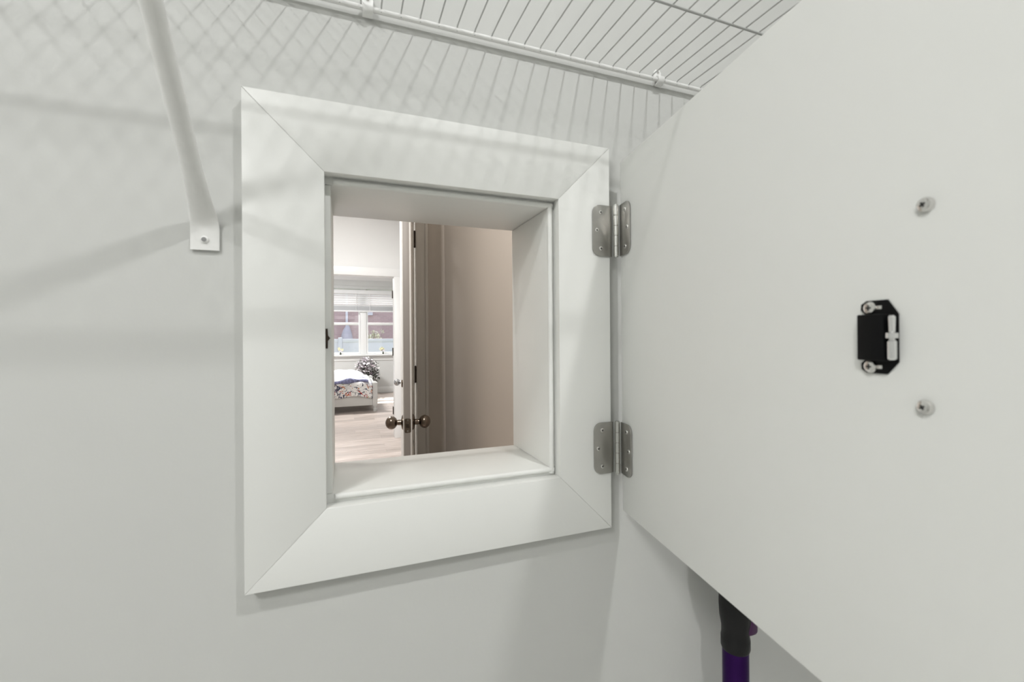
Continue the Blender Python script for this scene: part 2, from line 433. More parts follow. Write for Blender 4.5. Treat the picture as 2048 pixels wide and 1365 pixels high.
# planks, each a piece of the floor
bm = bmesh.new(); PL, PW = 1.2192, 0.152
box(bm, -PL / 2 + 0.0007, PL / 2 - 0.0007, -PW / 2 + 0.0009, PW / 2 - 0.0009, -0.008, 0.0, 0.0012)
plank_me = mesh(bm, 'plank', M['wood'], sm=False)
fo = origin_of(floor)
cut = {}
def plank(xa, xb, y):
    L_ = round(xb - xa, 3)
    if abs(L_ - PL) < 0.01: me = plank_me
    else:
        if L_ not in cut:
            b2 = bmesh.new(); box(b2, -L_ / 2 + 0.0007, L_ / 2 - 0.0007, -PW / 2 + 0.0009, PW / 2 - 0.0009, -0.008, 0.0, 0.0012)
            cut[L_] = mesh(b2, 'plank', M['wood'], sm=False)
        me = cut[L_]
    inst('plank', me, floor, (((xa + xb) / 2) - fo.x, y - fo.y, -fo.z))
row = 0; y = D1 + 0.12 + PW / 2
while y < WY - 0.02:
    x0, x1 = (-2.0, 0.69) if y < D2 + 0.06 else (-2.0, 1.86)
    x = x0 - random.choice((0.0, 0.3, 0.45, 0.75, 0.9))
    while x < x1:
        xa, xb = max(x, x0), min(x + PL, x1)
        if xb - xa > 0.08: plank(round(xa, 3), round(xb, 3), y)
        x += PL
    y += PW; row += 1

# ------------------------------------------------------------------ hatch frame (casing, jamb)
hf = thing('hatch_frame', (0.14, WF, CZ0), 'white mitred wooden frame around the square opening in the closet wall', 'hatch frame')
g = 0.00008
ix0, ix1, iz0, iz1 = CX0 + CB, CX1 - CB, CZ0 + CB, CZ1 - CB
polys = [[(CX0, CZ1), (CX1, CZ1), (ix1, iz1), (ix0, iz1)],
         [(CX1, CZ1), (CX1, CZ0), (ix1, iz0), (ix1, iz1)],
         [(CX1, CZ0), (CX0, CZ0), (ix0, iz0), (ix1, iz0)],
         [(CX0, CZ0), (CX0, CZ1), (ix0, iz1), (ix0, iz0)]]
for k, p in enumerate(polys):
    cx = sum(q[0] for q in p) / 4; cz = sum(q[1] for q in p) / 4
    q = []
    for (a, c) in p:                          # pull each board back a hair at its mitres
        if k in (0, 2): q.append((a + (g if a < cx else -g), c))
        else: q.append((a, c + (g if c < cz else -g)))
    bm = bmesh.new(); prism(bm, q, 'y', CF, WF, 0.0006)
    obj('casing_board', bm, M['trim'], hf)
def jboard(x0, x1, z0, z1):
    bm = bmesh.new(); box(bm, x0, x1, WF, WB + 0.003, z0, z1, 0.0014); obj('jamb_board', bm, M['trim'], hf)
jboard(JX0 - JT, JX1 + JT, JZ1, JZ1 + JT); jboard(JX0 - JT, JX1 + JT, JZ0 - JT, JZ0)
jboard(JX0 - JT, JX0, JZ0, JZ1); jboard(JX1, JX1 + JT, JZ0, JZ1)
# bead of painted caulk where casing meets jamb
bm = bmesh.new()
cr_ = 0.0040; yy = WF - 0.0008; cz1, cz0, cx1 = JZ1 + 0.0036, JZ0 - 0.0036, JX1 + 0.0036
tube(bm, [(ix0 + 0.010, yy, cz1), (ix1 - 0.003, yy, cz1)], cr_, 12)
tube(bm, [(ix0 + 0.010, yy, cz0), (ix1 - 0.003, yy, cz0)], cr_, 12)
tube(bm, [(cx1, yy, iz0 + 0.003), (cx1, yy, iz1 - 0.003)], cr_, 12)
obj('caulk_bead', bm, M['caulk'], hf)
# strike of the roller catch at the left side of the opening
bm = bmesh.new()
zz = H + 0.0005
prism(bm, [(-0.0217, zz - 0.0125), (-0.0192, zz - 0.0125), (-0.0190, zz - 0.003), (-0.0163, zz + 0.0005), (-0.0188, zz + 0.004), (-0.0193, zz + 0.0125), (-0.0217, zz + 0.0125)], 'y', 0.5985, 0.6075, 0.0004)
sp = obj('strike_plate', bm, M['bronze_dark'], hf); sp['label'] = 'small dark metal strike'

# ------------------------------------------------------------------ screws (shared meshes)
def screw_mesh(r, h, recess=True):
    b2 = bmesh.new()
    lathe(b2, [(r, 0), (r, h * 0.35), (r * 0.86, h * 0.8), (r * 0.55, h)], (0, 0, 0), (0, 0, 1), 18)
    return mesh(b2, 'screw', M['screw'])
def recess_mesh(r, h):
    b2 = bmesh.new(); a, c = r * 0.62, r * 0.20
    poly = [(a, c), (c, c), (c, a), (-c, a), (-c, c), (-a, c), (-a, -c), (-c, -c), (-c, -a), (c, -a), (c, -c), (a, -c)]
    prism(b2, poly, 'z', h * 0.55, h * 1.03)
    return mesh(b2, 'screw_recess', M['dark'], sm=False)

# ------------------------------------------------------------------ hinges and hatch door
LEAF_W, LEAF_H, LEAF_R, LEAF_T = 0.0345, 0.0795, 0.0125, 0.0022
def leaf_poly(w_, h_, r_):
    pts = [(0, -h_ / 2), (0, h_ / 2)]
    for k in range(7):
        a = R(90 - 90 * k / 6); pts.append((w_ - r_ + r_ * math.cos(a), h_ / 2 - r_ + r_ * math.sin(a)))
    for k in range(7):
        a = R(-90 * k / 6); pts.append((w_ - r_ + r_ * math.cos(a), -h_ / 2 + r_ + r_ * math.sin(a)))
    return pts
PIN = Vector((0.3975, 0.5865))
HZ = (H + 0.1655, H - 0.1725)
b2 = bmesh.new(); prism(b2, leaf_poly(LEAF_W, LEAF_H, LEAF_R), 'y', -LEAF_T, 0.0, 0.0004); leaf_me = mesh(b2, 'hinge_leaf', M['nickel'])
hs_me = screw_mesh(0.0036, 0.0016); hr_me = recess_mesh(0.0028, 0.0016)
scr_xy = ((0.0205, 0.028), (0.0275, 0.0), (0.0205, -0.028))
fo_ = origin_of(hf)
for hz in HZ:                       # leaves on the casing face, running left from the pin
    lf = inst('hinge_leaf', leaf_me, hf, (PIN.x - 0.004 - fo_.x, CF - 0.0002 - fo_.y, hz - fo_.z))
    lf.rotation_euler = (0, R(180), 0)
    lf['label'] = 'satin nickel hinge leaf'
    for sx, sz in scr_xy:
        inst('screw', hs_me, lf, (sx, -LEAF_T + 0.0004, sz), (R(90), 0, 0))
        inst('screw_recess', hr_me, lf, (sx, -LEAF_T + 0.0004, sz), (R(90), R(random.uniform(0, 90)), 0))

A = R(9.55)
et = Vector((-math.sin(A), -math.cos(A)))
phi = math.atan2(et.y, et.x)
PO = Vector((0.4047, 0.585))
hd = thing('hatch_door', (PO.x, PO.y, H - 0.2705), 'plain white square hatch door swung open on two nickel hinges', 'hatch door', rotz=phi)
# local frame: x along the panel away from the hinge, y towards its outer face, z up
ZC = 0.2705                      # eye level in the local frame
bm = bmesh.new(); box(bm, 0.0, 0.492, 0.0, 0.018, 0.0, 0.2705 + 0.273, 0.0012); obj('panel', bm, M['panel'], hd, local=True)
pin_l = Vector((0, 0)); dv = PIN - PO
pin_l = Vector((dv.dot(et), dv.dot(Vector((math.cos(A), -math.sin(A))))))
for hz in HZ:
    z = hz - H + ZC
    bm = bmesh.new(); prof = []
    n = 5; seg = LEAF_H / n
    for k in range(n):
        a0 = -LEAF_H / 2 + k * seg
        prof += [(0.0036, a0 + 0.0001), (0.0042, a0 + 0.0007), (0.0042, a0 + seg - 0.0007), (0.0036, a0 + seg - 0.0001)]
    prof = [(0.0022, -LEAF_H / 2 - 0.0022), (0.0036, -LEAF_H / 2 - 0.0012)] + prof + [(0.0036, LEAF_H / 2 + 0.0012), (0.0022, LEAF_H / 2 + 0.0022)]
    lathe(bm, prof, (pin_l.x, pin_l.y, z), (0, 0, 1), 18)
    kn = obj('hinge', bm, M['pin'], hd, local=True); kn['label'] = 'satin nickel hinge'
    lf = inst('hinge_leaf', leaf_me, kn, (0.0005, -0.0002, z))
    for sx, sz in scr_xy:
        inst('screw', hs_me, kn, (sx + 0.0005, -LEAF_T + 0.0002, z + sz), (R(90), 0, 0))
        inst('screw_recess', hr_me, kn, (sx + 0.0005, -LEAF_T + 0.0002, z + sz), (R(90), R(random.uniform(0, 90)), 0))
    for k in (0, 2, 4) if True else ():
        pass
# two machine-screw ends of the handle on the far side
bolt_me = screw_mesh(0.0046, 0.0036); br_me = recess_mesh(0.0026, 0.0036)
for t_, z_ in ((0.4285, 0.0795), (0.4275, -0.0445)):
    bo = inst('bolt_head', bolt_me, hd, (t_, 0.0, ZC + z_), (R(90), 0, 0)); bo['label'] = 'domed steel screw head'
    inst('screw_recess', br_me, bo, (0, 0, 0.0002), (0, 0, R(30)))
# black double roller catch
bm = bmesh.new()
zc = ZC - 0.0012
prism(bm, [(0.3905, zc + 0.0155), (0.3875, zc + 0.0185), (0.3878, zc + 0.0225), (0.3915, zc + 0.0248), (0.4055, zc + 0.0248), (0.4122, zc + 0.0150),
           (0.4122, zc - 0.0165), (0.4050, zc - 0.0248), (0.3915, zc - 0.0248), (0.3878, zc - 0.0225), (0.3875, zc - 0.0185), (0.3905, zc - 0.0155)], 'y', -0.0016, 0.0, 0.0003)
rc = obj('roller_catch', bm, M['black'], hd, local=True); rc['label'] = 'black roller catch with chrome rollers'
bm = bmesh.new(); box(bm, 0.3900, 0.4080, -0.0080, -0.0010, zc - 0.0158, zc + 0.0152, 0.0008); obj('catch_body', bm, M['black'], rc, local=True)
bm = bmesh.new()
lathe(bm, [(0.0016, -0.0150), (0.0026, -0.0142), (0.0026, -0.0030), (0.0017, -0.0018), (0.0017, -0.0012), (0.0034, -0.0008), (0.0034, 0.0026), (0.0018, 0.0032), (0.0021, 0.0130), (0.0013, 0.0140)], (0.4112, -0.0050, zc), (0, 0, 1), 32)
obj('roller', bm, M['chrome'], rc, local=True)
cs_me = screw_mesh(0.0044, 0.0022); cr_me = recess_mesh(0.0030, 0.0022)
for sz in (0.0198, -0.0203):
    inst('screw', cs_me, rc, (0.3945, -0.0014, zc + sz), (R(90), 0, 0)); inst('screw_recess', cr_me, rc, (0.3945, -0.0014, zc + sz), (R(90), 0, 0))
    bm = bmesh.new(); box(bm, 0.3985, 0.4025, -0.0021, -0.0012, zc + sz - 0.0013, zc + sz + 0.0013, 0.0004); obj('slot_end', bm, M['screw'], rc, local=True)

# ------------------------------------------------------------------ wire shelf
SZ = H + 0.4338; SY0, SY1 = 0.6035, 0.309
sh = thing('wire_shelf', (0, WF, SZ), 'white vinyl coated wire shelf running above the hatch', 'shelf')
so = origin_of(sh)
bm = bmesh.new()
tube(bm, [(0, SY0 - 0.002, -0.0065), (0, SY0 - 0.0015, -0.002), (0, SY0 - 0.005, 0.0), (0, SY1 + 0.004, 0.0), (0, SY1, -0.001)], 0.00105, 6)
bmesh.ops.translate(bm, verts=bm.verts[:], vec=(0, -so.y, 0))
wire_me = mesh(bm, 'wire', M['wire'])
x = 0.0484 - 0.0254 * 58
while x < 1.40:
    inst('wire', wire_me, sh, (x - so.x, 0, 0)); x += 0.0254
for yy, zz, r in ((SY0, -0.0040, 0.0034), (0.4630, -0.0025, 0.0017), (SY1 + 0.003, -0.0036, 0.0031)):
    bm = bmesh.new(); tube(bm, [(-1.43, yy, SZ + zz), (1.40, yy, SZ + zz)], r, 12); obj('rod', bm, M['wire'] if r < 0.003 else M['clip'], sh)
# wall clips
nail_me = screw_mesh(0.0022, 0.0012)
for cx in (-1.37, -0.903, -0.436, 0.0318, 0.4973, 0.963):
    bm = bmesh.new()
    # back tab on the wall with the nail
    prism(bm, [(cx - 0.0068, SZ - 0.010), (cx + 0.0068, SZ - 0.010), (cx + 0.0072, SZ + 0.012), (cx + 0.0040, SZ + 0.0165), (cx - 0.0040, SZ + 0.0165), (cx - 0.0072, SZ + 0.012)], 'y', WF - 0.0045, WF, 0.0007)
    # hook wrapping the back rod from the front
    pr = [(WF - 0.004, SZ + 0.0040), (0.6035, SZ + 0.0034), (0.5985, SZ + 0.0005), (0.5975, SZ - 0.004), (0.5995, SZ - 0.0085), (0.6035, SZ - 0.0110), (WF - 0.004, SZ - 0.0125),
          (WF - 0.004, SZ - 0.0098), (0.6040, SZ - 0.0085), (0.6012, SZ - 0.0070), (0.5999, SZ - 0.004), (0.6008, SZ - 0.0012), (0.6035, SZ + 0.0006), (WF - 0.004, SZ + 0.0012)]
    prism(bm, pr, 'x', cx - 0.0064, cx + 0.0064, 0.0008)
    c_ = obj('wall_clip', bm, M['clip'], sh); c_['label'] = 'white plastic wall clip'
    inst('nail', nail_me, c_, (cx - so.x, WF - 0.0045 - so.y, 0.0115), (R(90), 0, 0))
# support braces: tube with a flattened screw plate on the wall
def brace(bx):
    bm = bmesh.new()
    zf = H + 0.1255
    path = [(0.6105, zf - 0.0205, 0.0147, 0.0014, 0.0), (0.6105, zf + 0.004, 0.0147, 0.0014, 0.0), (0.6088, zf + 0.0110, 0.0145, 0.0018, 0.35), (0.6030, zf + 0.0190, 0.0138, 0.0030, 0.8),
            (0.5900, zf + 0.0330, 0.0118, 0.0055, 1.0), (0.5650, zf + 0.0580, 0.0096, 0.0078, 1.0), (0.4408, zf + 0.1780, 0.0090, 0.0086, 1.0), (SY1 + 0.013, zf + 0.3000, 0.0090, 0.0086, 1.0), (SY1 + 0.001, zf + 0.3110, 0.0090, 0.004, 1.0)]
    rings = []
    for k, (yy, zz, a, b_, e) in enumerate(path):
        p0 = path[max(k - 1, 0)]; p1 = path[min(k + 1, len(path) - 1)]
        d = Vector((0, p1[0] - p0[0], p1[1] - p0[1])).normalized()
        nrm = Vector((0, -d.z, d.y)).normalized()
        if nrm.y > 0: nrm = -nrm
        ring = []
        for i in range(20):
            th = 2 * math.pi * i / 20
            cx_, sx_ = math.cos(th), math.sin(th)
            sq = 4.0 if e < 0.5 else 2.0
            u = math.copysign(abs(cx_) ** (2 / sq), cx_) * a; v = math.copysign(abs(sx_) ** (2 / sq), sx_) * b_
            ring.append(bm.verts.new(Vector((bx, yy, zz)) + Vector((1, 0, 0)) * u + nrm * v))
        rings.append(ring)
    for k in range(len(rings) - 1):
        for i in range(20):
            bm.faces.new((rings[k][i], rings[k][(i + 1) % 20], rings[k + 1][(i + 1) % 20], rings[k + 1][i]))
    bm.faces.new(rings[0]); bm.faces.new(rings[-1])
    b_o = obj('support_brace', bm, M['clip'], sh); b_o['label'] = 'white diagonal support brace'
    ps = bmesh.new(); lathe(ps, [(0.0042, 0), (0.0042, 0.0012), (0.0034, 0.002), (0.0026, 0.0022)], (bx, 0.6092, zf - 0.0085), (0, -1, 0), 18)
    s_ = obj('screw', ps, M['clip'], b_o)
    ps = bmesh.new(); lathe(ps, [(0.0026, 0), (0.0026, 0.0008)], (bx - 0.0003, 0.6074, zf - 0.0085), (0, -1, 0), 14)
    obj('screw_recess', ps, M['pewter'], b_o)
brace(-0.1512); brace(-0.97); brace(0.74)

# ------------------------------------------------------------------ stick vacuum behind the hatch door
VX, VY = 0.6085, 0.560
va = thing('stick_vacuum', (VX, VY, 0.0), 'purple and black cordless stick vacuum standing against the wall below the hatch door', 'vacuum')
bm = bmesh.new(); lathe(bm, [(0.0200, 0.09), (0.0205, 0.10), (0.0205, 0.748), (0.0200, 0.75)], (VX, VY, 0), (0, 0, 1), 28); obj('wand', bm, M['purple'], va)
bm = bmesh.new(); lathe(bm, [(0.0212, 0.738), (0.0226, 0.742), (0.0226, 0.757), (0.0216, 0.762), (0.0216, 0.775), (0.0245, 0.792), (0.0255, 0.812), (0.0250, 0.8295)], (VX, VY, 0), (0, 0, 1), 28); obj('collar', bm, M['charcoal'], va)
bm = bmesh.new(); lathe(bm, [(0.0244, 0.8305), (0.0250, 0.833), (0.0246, 0.87), (0.028, 0.90), (0.046, 0.925), (0.052, 0.95), (0.052, 1.06), (0.046, 1.085), (0.03, 1.10)], (VX, VY - 0.002, 0), (0, 0, 1), 28); obj('bin', bm, M['charcoal'], va)
bm = bmesh.new(); box(bm, VX + 0.006, VX + 0.0285, VY - 0.022, VY + 0.004, 0.766, 0.828, 0.006); obj('release_button', bm, M['magenta'], va)
bm = bmesh.new(); tube(bm, [(VX, VY - 0.04, 1.075), (VX, VY - 0.085, 1.09), (VX, VY - 0.105, 1.15), (VX, VY - 0.08, 1.21), (VX, VY - 0.01, 1.22), (VX, VY, 1.10)], 0.014, 12); obj('handle', bm, M['charcoal'], va)
bm = bmesh.new(); box(bm, VX - 0.125, VX + 0.125, VY - 0.075, VY + 0.035, 0.0, 0.065, 0.012); obj('cleaner_head', bm, M['charcoal'], va)
bm = bmesh.new(); tube(bm, [(VX, VY - 0.01, 0.055), (VX, VY, 0.10)], 0.021, 14); obj('neck', bm, M['charcoal'], va)

# ------------------------------------------------------------------ ceiling lamps and added fill lamps (each carries its own light)
def downlight(name, x, y, z, r, power, label, cat='ceiling light', group=None, col=(1, 1, 1)):
    t_ = thing(name, (x, y, z), label, cat, group)
    bm = bmesh.new(); lathe(bm, [(r * 1.0, -0.004), (r * 1.35, -0.006), (r * 1.45, -0.003), (r * 1.45, 0.0), (r * 1.0, 0.0)], (x, y, z), (0, 0, 1), 32, cap=False)
    obj('trim_ring', bm, M['white'], t_)
    bm = bmesh.new(); lathe(bm, [(r, -0.002), (r, -0.0005)], (x, y, z), (0, 0, 1), 32); obj('diffuser', bm, M['lamp'], t_)
    ld = bpy.data.lights.new(name + '_light', 'AREA'); ld.shape = 'DISK'; ld.size = r * 2; ld.energy = power; ld.color = col
    lo = bpy.data.objects.new(name + '_light', ld); COL.objects.link(lo); lo.parent = t_; lo.location = (0, 0, -0.012)
    return t_
downlight('recessed_light', 0.55, -0.40, CLZ, 0.042, CLOSET_W[0], 'round recessed ceiling light at the right end of the closet')
downlight('recessed_light', -1.00, -0.40, CLZ, 0.042, CLOSET_W[1], 'round recessed ceiling light at the left end of the closet')
downlight('added_fill', -1.40, -1.25, CLZ, 0.20, CLOSET_W[2], 'wide round fill light added at the rear left of the closet')  # unseen fill lamp, added to soften the closet shadows
# unseen lamp added to light the small hall, on the hatch wall above the opening
SX, SZL = -0.135, 2.18
sc = thing('wall_lamp', (SX, WB, SZL), 'small added wall lamp lighting the hall, above the hatch opening on its hall side', 'wall lamp')
bm = bmesh.new(); lathe(bm, [(0.05, 0.0), (0.05, 0.008), (0.045, 0.012)], (SX, WB, SZL), (0, 1, 0), 24); obj('added_lamp_back_plate', bm, M['white'], sc)
bm = bmesh.new(); lathe(bm, [(0.03, 0.01), (0.052, 0.02), (0.055, 0.045), (0.050, 0.045), (0.045, 0.025)], (SX, WB, SZL), (0, 1, 0), 24, cap=False); obj('added_lamp_shade', bm, M['white'], sc)
ld = bpy.data.lights.new('wall_lamp_light', 'AREA'); ld.shape = 'DISK'; ld.size = 0.055; ld.energy = HALL_W; ld.color = (1, 0.97, 0.93)  # light of the added hall lamp
lo = bpy.data.objects.new('wall_lamp_light', ld); COL.objects.link(lo); lo.parent = sc; lo.location = (0, 0.052, 0); lo.rotation_euler = (R(65), 0, 0)
downlight('ceiling_light', -0.5, 3.8, RMZ - 0.004, 0.3, MID_W, 'large round light added on the ceiling of the bright room')  # unseen lamp added to brighten this room
downlight('ceiling_light', -0.4, 8.5, BDZ - 0.004, 0.25, BED_W, 'round light added on the ceiling of the bedroom')  # unseen lamp added to brighten the bedroom

# ------------------------------------------------------------------ first doorway: jamb, casing and open door
def doorway(n, x0, x1, zt, y0, y1, cas, mt, mt2, sides=(True, True)):
    """x0..x1, zt: clear opening; y0..y1 wall faces"""
    t_ = thing(n, ((x0 + x1) / 2, y0, 0), kind='structure')
    for a, b_, c, d in ((x0 - 0.02, x0, 0, zt + 0.02), (x1, x1 + 0.02, 0, zt + 0.02)):
        bm = bmesh.new(); box(bm, a, b_, y0 - 0.001, y1 + 0.001, c, d, 0.001); obj('jamb', bm, mt, t_)
    bm = bmesh.new(); box(bm, x0, x1, y0 - 0.001, y1 + 0.001, zt, zt + 0.02, 0.001); obj('head_jamb', bm, mt, t_)
    for s, (yw, sg, mm) in zip(sides, ((y0, -1, mt), (y1, 1, mt2))):
        if not s: continue
        def cb(a, b_, c, d, nm):
            bm = bmesh.new()
            lo_, hi_ = sorted((yw + sg * 0.001, yw + sg * 0.017)); box(bm, a, b_, lo_, hi_, c, d, 0.003)
            obj(nm, bm, mm, t_)
        cb(x0 - 0.006 - cas, x0 - 0.006, 0, zt + 0.006, 'casing'); cb(x1 + 0.006, x1 + 0.006 + cas, 0, zt + 0.006, 'casing')
        cb(x0 - 0.006 - cas, x1 + 0.006 + cas, zt + 0.006, zt + 0.006 + cas * 1.25, 'head_casing')
    return t_
f1 = doorway('trim_1', -0.362, 0.366, 2.045, D1, D1 + 0.12, 0.072, M['hall_trim'], M['white'])
# back band and bead that give the casing its stepped profile
bm = bmesh.new(); box(bm, 0.4285, 0.4455, D1 - 0.024, D1 - 0.001, 0, 2.10, 0.004); obj('back_band', bm, M['hall_trim'], f1)
bm = bmesh.new(); tube(bm, [(0.380, D1 - 0.0175, 0), (0.380, D1 - 0.0175, 2.04)], 0.004, 8); obj('bead', bm, M['hall_trim'], f1)

def leaf_door(name, loc, rotz, width, height, thick, knobs, knob_mat, knob_z, label, latch=True, mt=None, band=False):
    """local x from latch edge (0) to hinge edge (width); y 0..thick; z up"""
    t_ = thing(name, loc, rotz=rotz, kind='structure')
    if label: t_['label'] = label
    bm = bmesh.new(); box(bm, 0, width, 0, thick, 0.012, height, 0.0022); obj('door_leaf', bm, mt or M['door'], t_, local=True)
    for yy, sg in ((0.0, -1), (thick, 1)):
        for za, zb in ((0.22, 0.82), (1.02, height - 0.15)):
            bm = bmesh.new(); xa, xb = 0.12, width - 0.12; d = 0.003
            y0, y1 = sorted((yy - sg * 0.001, yy + sg * d))
            for q in ((xa, xb, za, za + 0.02), (xa, xb, zb - 0.02, zb), (xa, xa + 0.02, za, zb), (xb - 0.02, xb, za, zb)):
                box(bm, q[0], q[1], y0, y1, q[2], q[3], 0.001)
            obj('moulding', bm, mt or M['door'], t_, local=True)
    if band:
        bm = bmesh.new(); box(bm, -0.0006, 0.001, 0.0075, thick - 0.003, 0.013, height - 0.001, 0.0003); ed = obj('edge_shade_band', bm, M['edge'], t_, local=True); ed['label'] = 'latch edge with shade in its taupe tone'
    for side in knobs:
        sg = -1 if side == 'a' else 1; yy = 0.0 if side == 'a' else thick
        bm = bmesh.new(); lathe(bm, [(0.032, 0.0), (0.032, 0.003), (0.026, 0.008), (0.016, 0.010)], (0.062, yy, knob_z), (0, sg, 0), 28)
        kb = obj('door_knob', bm, knob_mat, t_, local=True); kb['label'] = 'round metal door knob'
        bm = bmesh.new(); lathe(bm, [(0.0115, 0.008), (0.0115, 0.020), (0.0105, 0.026), (0.0120, 0.030)], (0.062, yy, knob_z), (0, sg, 0), 20); obj('stem', bm, knob_mat, kb, local=True)
        bm = bmesh.new(); ball(bm, (0.062, yy + sg * 0.049, knob_z), 0.0270, 28, 18, (1, 0.90, 1)); obj('ball', bm, knob_mat, kb, local=True)
    if latch:
        bm = bmesh.new(); pts = []
        for (cx_, cz_, a0) in ((1, 1, 0), (-1, 1, 90), (-1, -1, 180), (1, -1, 270)):
            for k in range(5):
                a = R(a0 + 22.5 * k); pts.append((thick / 2 + cx_ * 0.0065 + 0.006 * math.cos(a), knob_z - 0.003 + cz_ * 0.0225 + 0.006 * math.sin(a)))
        prism(bm, pts, 'x', -0.0014, 0.0006, 0.0003); lp = obj('latch_plate', bm, M['bronze'], t_, local=True)
        bm = bmesh.new(); prism(bm, [(thick / 2 - 0.006, knob_z - 0.011), (thick / 2 + 0.006, knob_z - 0.011), (thick / 2 + 0.006, knob_z + 0.005), (thick / 2 - 0.006, knob_z + 0.005)], 'x', -0.0075, -0.001, 0.001)
        obj('latch_bolt', bm, M['bronze_dark'], lp, local=True)
        for dz in (0.0185, -0.0245):
            bm = bmesh.new(); lathe(bm, [(0.0034, 0.0012), (0.003, 0.0022)], (0, thick / 2, knob_z + dz), (-1, 0, 0), 12); obj('screw', bm, M['pewter'], lp, local=True)
    return t_
# door 1: latch edge faces the hatch
lx, ly = 0.2175, 1.800
hx, hy = 0.3665 - 0.0353, 2.508
ang = math.atan2(hy - ly, hx - lx)
# local y must run from the left face to the right face: flip so that +y points right (-90 deg of x)
d1 = leaf_door('door_1', (lx + 0.0353 * math.sin(ang), ly - 0.0353 * math.cos(ang) + 0.0, 0), ang, math.hypot(hx - lx, hy - ly) - 0.004, 2.035, 0.0353, ('a', 'b'), M['bronze'], 0.915,
               'white door seen edge on, with bronze ball knobs, beyond the hatch', band=True)
for zc_ in (0.28, 1.06, 1.815):
    bm = bmesh.new(); w_ = math.hypot(hx - lx, hy - ly) - 0.004
    lathe(bm, [(0.003, -0.048), (0.0065, -0.0455), (0.0065, 0.0455), (0.003, 0.048)], (w_ + 0.004, -0.0045, zc_), (0, 0, 1), 14)
    hh = obj('door_hinge', bm, M['bronze_dark'], d1, local=True)
    bm = bmesh.new(); box(bm, w_ - 0.030, w_ + 0.003, -0.0012, 0.0005, zc_ - 0.045, zc_ + 0.045, 0.0003); obj('hinge_leaf', bm, M['bronze_dark'], hh, local=True)

# door 2: tall white door standing ajar in the bright room; only its edge and knob show past door 1
l2, h2 = Vector((0.4065, 3.50)), Vector((0.660, 4.06))
a2 = math.atan2(h2.y - l2.y, h2.x - l2.x); v2 = Vector((math.cos(a2), math.sin(a2))); n2 = Vector((-v2.y, v2.x))
o2 = l2 - n2 * 0.035
d2 = leaf_door('door_2', (o2.x, o2.y, 0), a2, (h2 - l2).length, 2.44, 0.035, ('a', 'b'), M['pewter'], 0.915,
               'white door ajar in the bright room, half hidden, with a grey ball knob', mt=M['white'])

# second doorway into the bedroom
f2 = doorway('trim_2', -0.222, 0.592, 2.038, D2, D2 + 0.12, 0.082, M['white'], M['white'])
for zc_ in (0.33, 1.09, 1.83):
    bm = bmesh.new(); box(bm, 0.5895, 0.5925, D2 + 0.082, D2 + 0.1195, zc_ - 0.05, zc_ + 0.05, 0.0005)
    lathe(bm, [(0.0065, -0.05), (0.0065, 0.05)], (0.5885, D2 + 0.126, zc_), (0, 0, 1), 12)
    obj('door_hinge', bm, M['bronze_dark'], f2)
a3 = R(48); w3 = 0.79
hg = Vector((0.604, D2 + 0.15))
la = hg + Vector((math.cos(a3), math.sin(a3))) * w3
d3 = leaf_door('door_3', (la.x, la.y, 0), a3 + math.pi, w3, 2.03, 0.035, ('a', 'b'), M['pewter'], 0.915, None, mt=M['white'])

# baseboards and crown
def base(name, x0, x1, y0, y1, z1=0.14, mt='white', z0=0.0):
    bm = bmesh.new(); box(bm, x0, x1, y0, y1, z0, z1, 0.004); tag(obj(name, bm, M[mt]), kind='structure')
base('baseboard_window', -2.3, 1.9, WY - 0.016, WY)
base('baseboard_room_far_left', -2.98, -0.31, D2 - 0.016, D2)
base('baseboard_hall_right', 0.5275, 0.5435, WB, D1 - 0.03, mt='hall_trim')
base('baseboard_closet', -1.75, 1.45, WF - 0.015, WF, mt='trim', z0=0.0)
bm = bmesh.new()
prism(bm, [(WY, BDZ), (WY, 2.607), (WY - 0.012, 2.607), (WY - 0.02, 2.63), (WY - 0.07, 2.685), (WY - 0.085, BDZ)], 'x', -2.3, 1.9)
tag(obj('trim_3', bm, M['white']), kind='structure')

# ------------------------------------------------------------------ bedroom window
wn = thing('window_1', (0.42, WY, 0.86), kind='structure')
bm = bmesh.new(); box(bm, -0.55, 1.39, WY - 0.10, WY + 0.02, 0.866, 0.905, 0.005); obj('window_sill', bm, M['white'], wn)
bm = bmesh.new(); box(bm, -0.52, 1.36, WY - 0.018, WY, 0.757, 0.865, 0.004); obj('apron', bm, M['white'], wn)
for a, b_ in ((-0.52, -0.43), (1.27, 1.36)):
    bm = bmesh.new(); box(bm, a, b_, WY - 0.018, WY, 0.905, 2.40, 0.004); obj('casing', bm, M['white'], wn)
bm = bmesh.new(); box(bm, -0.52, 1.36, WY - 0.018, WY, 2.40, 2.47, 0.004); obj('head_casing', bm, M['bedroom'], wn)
bm = bmesh.new(); box(bm, 0.352, 0.483, WY + 0.0, WY + 0.13, 0.905, 2.40, 0.004); obj('mullion', bm, M['white'], wn)
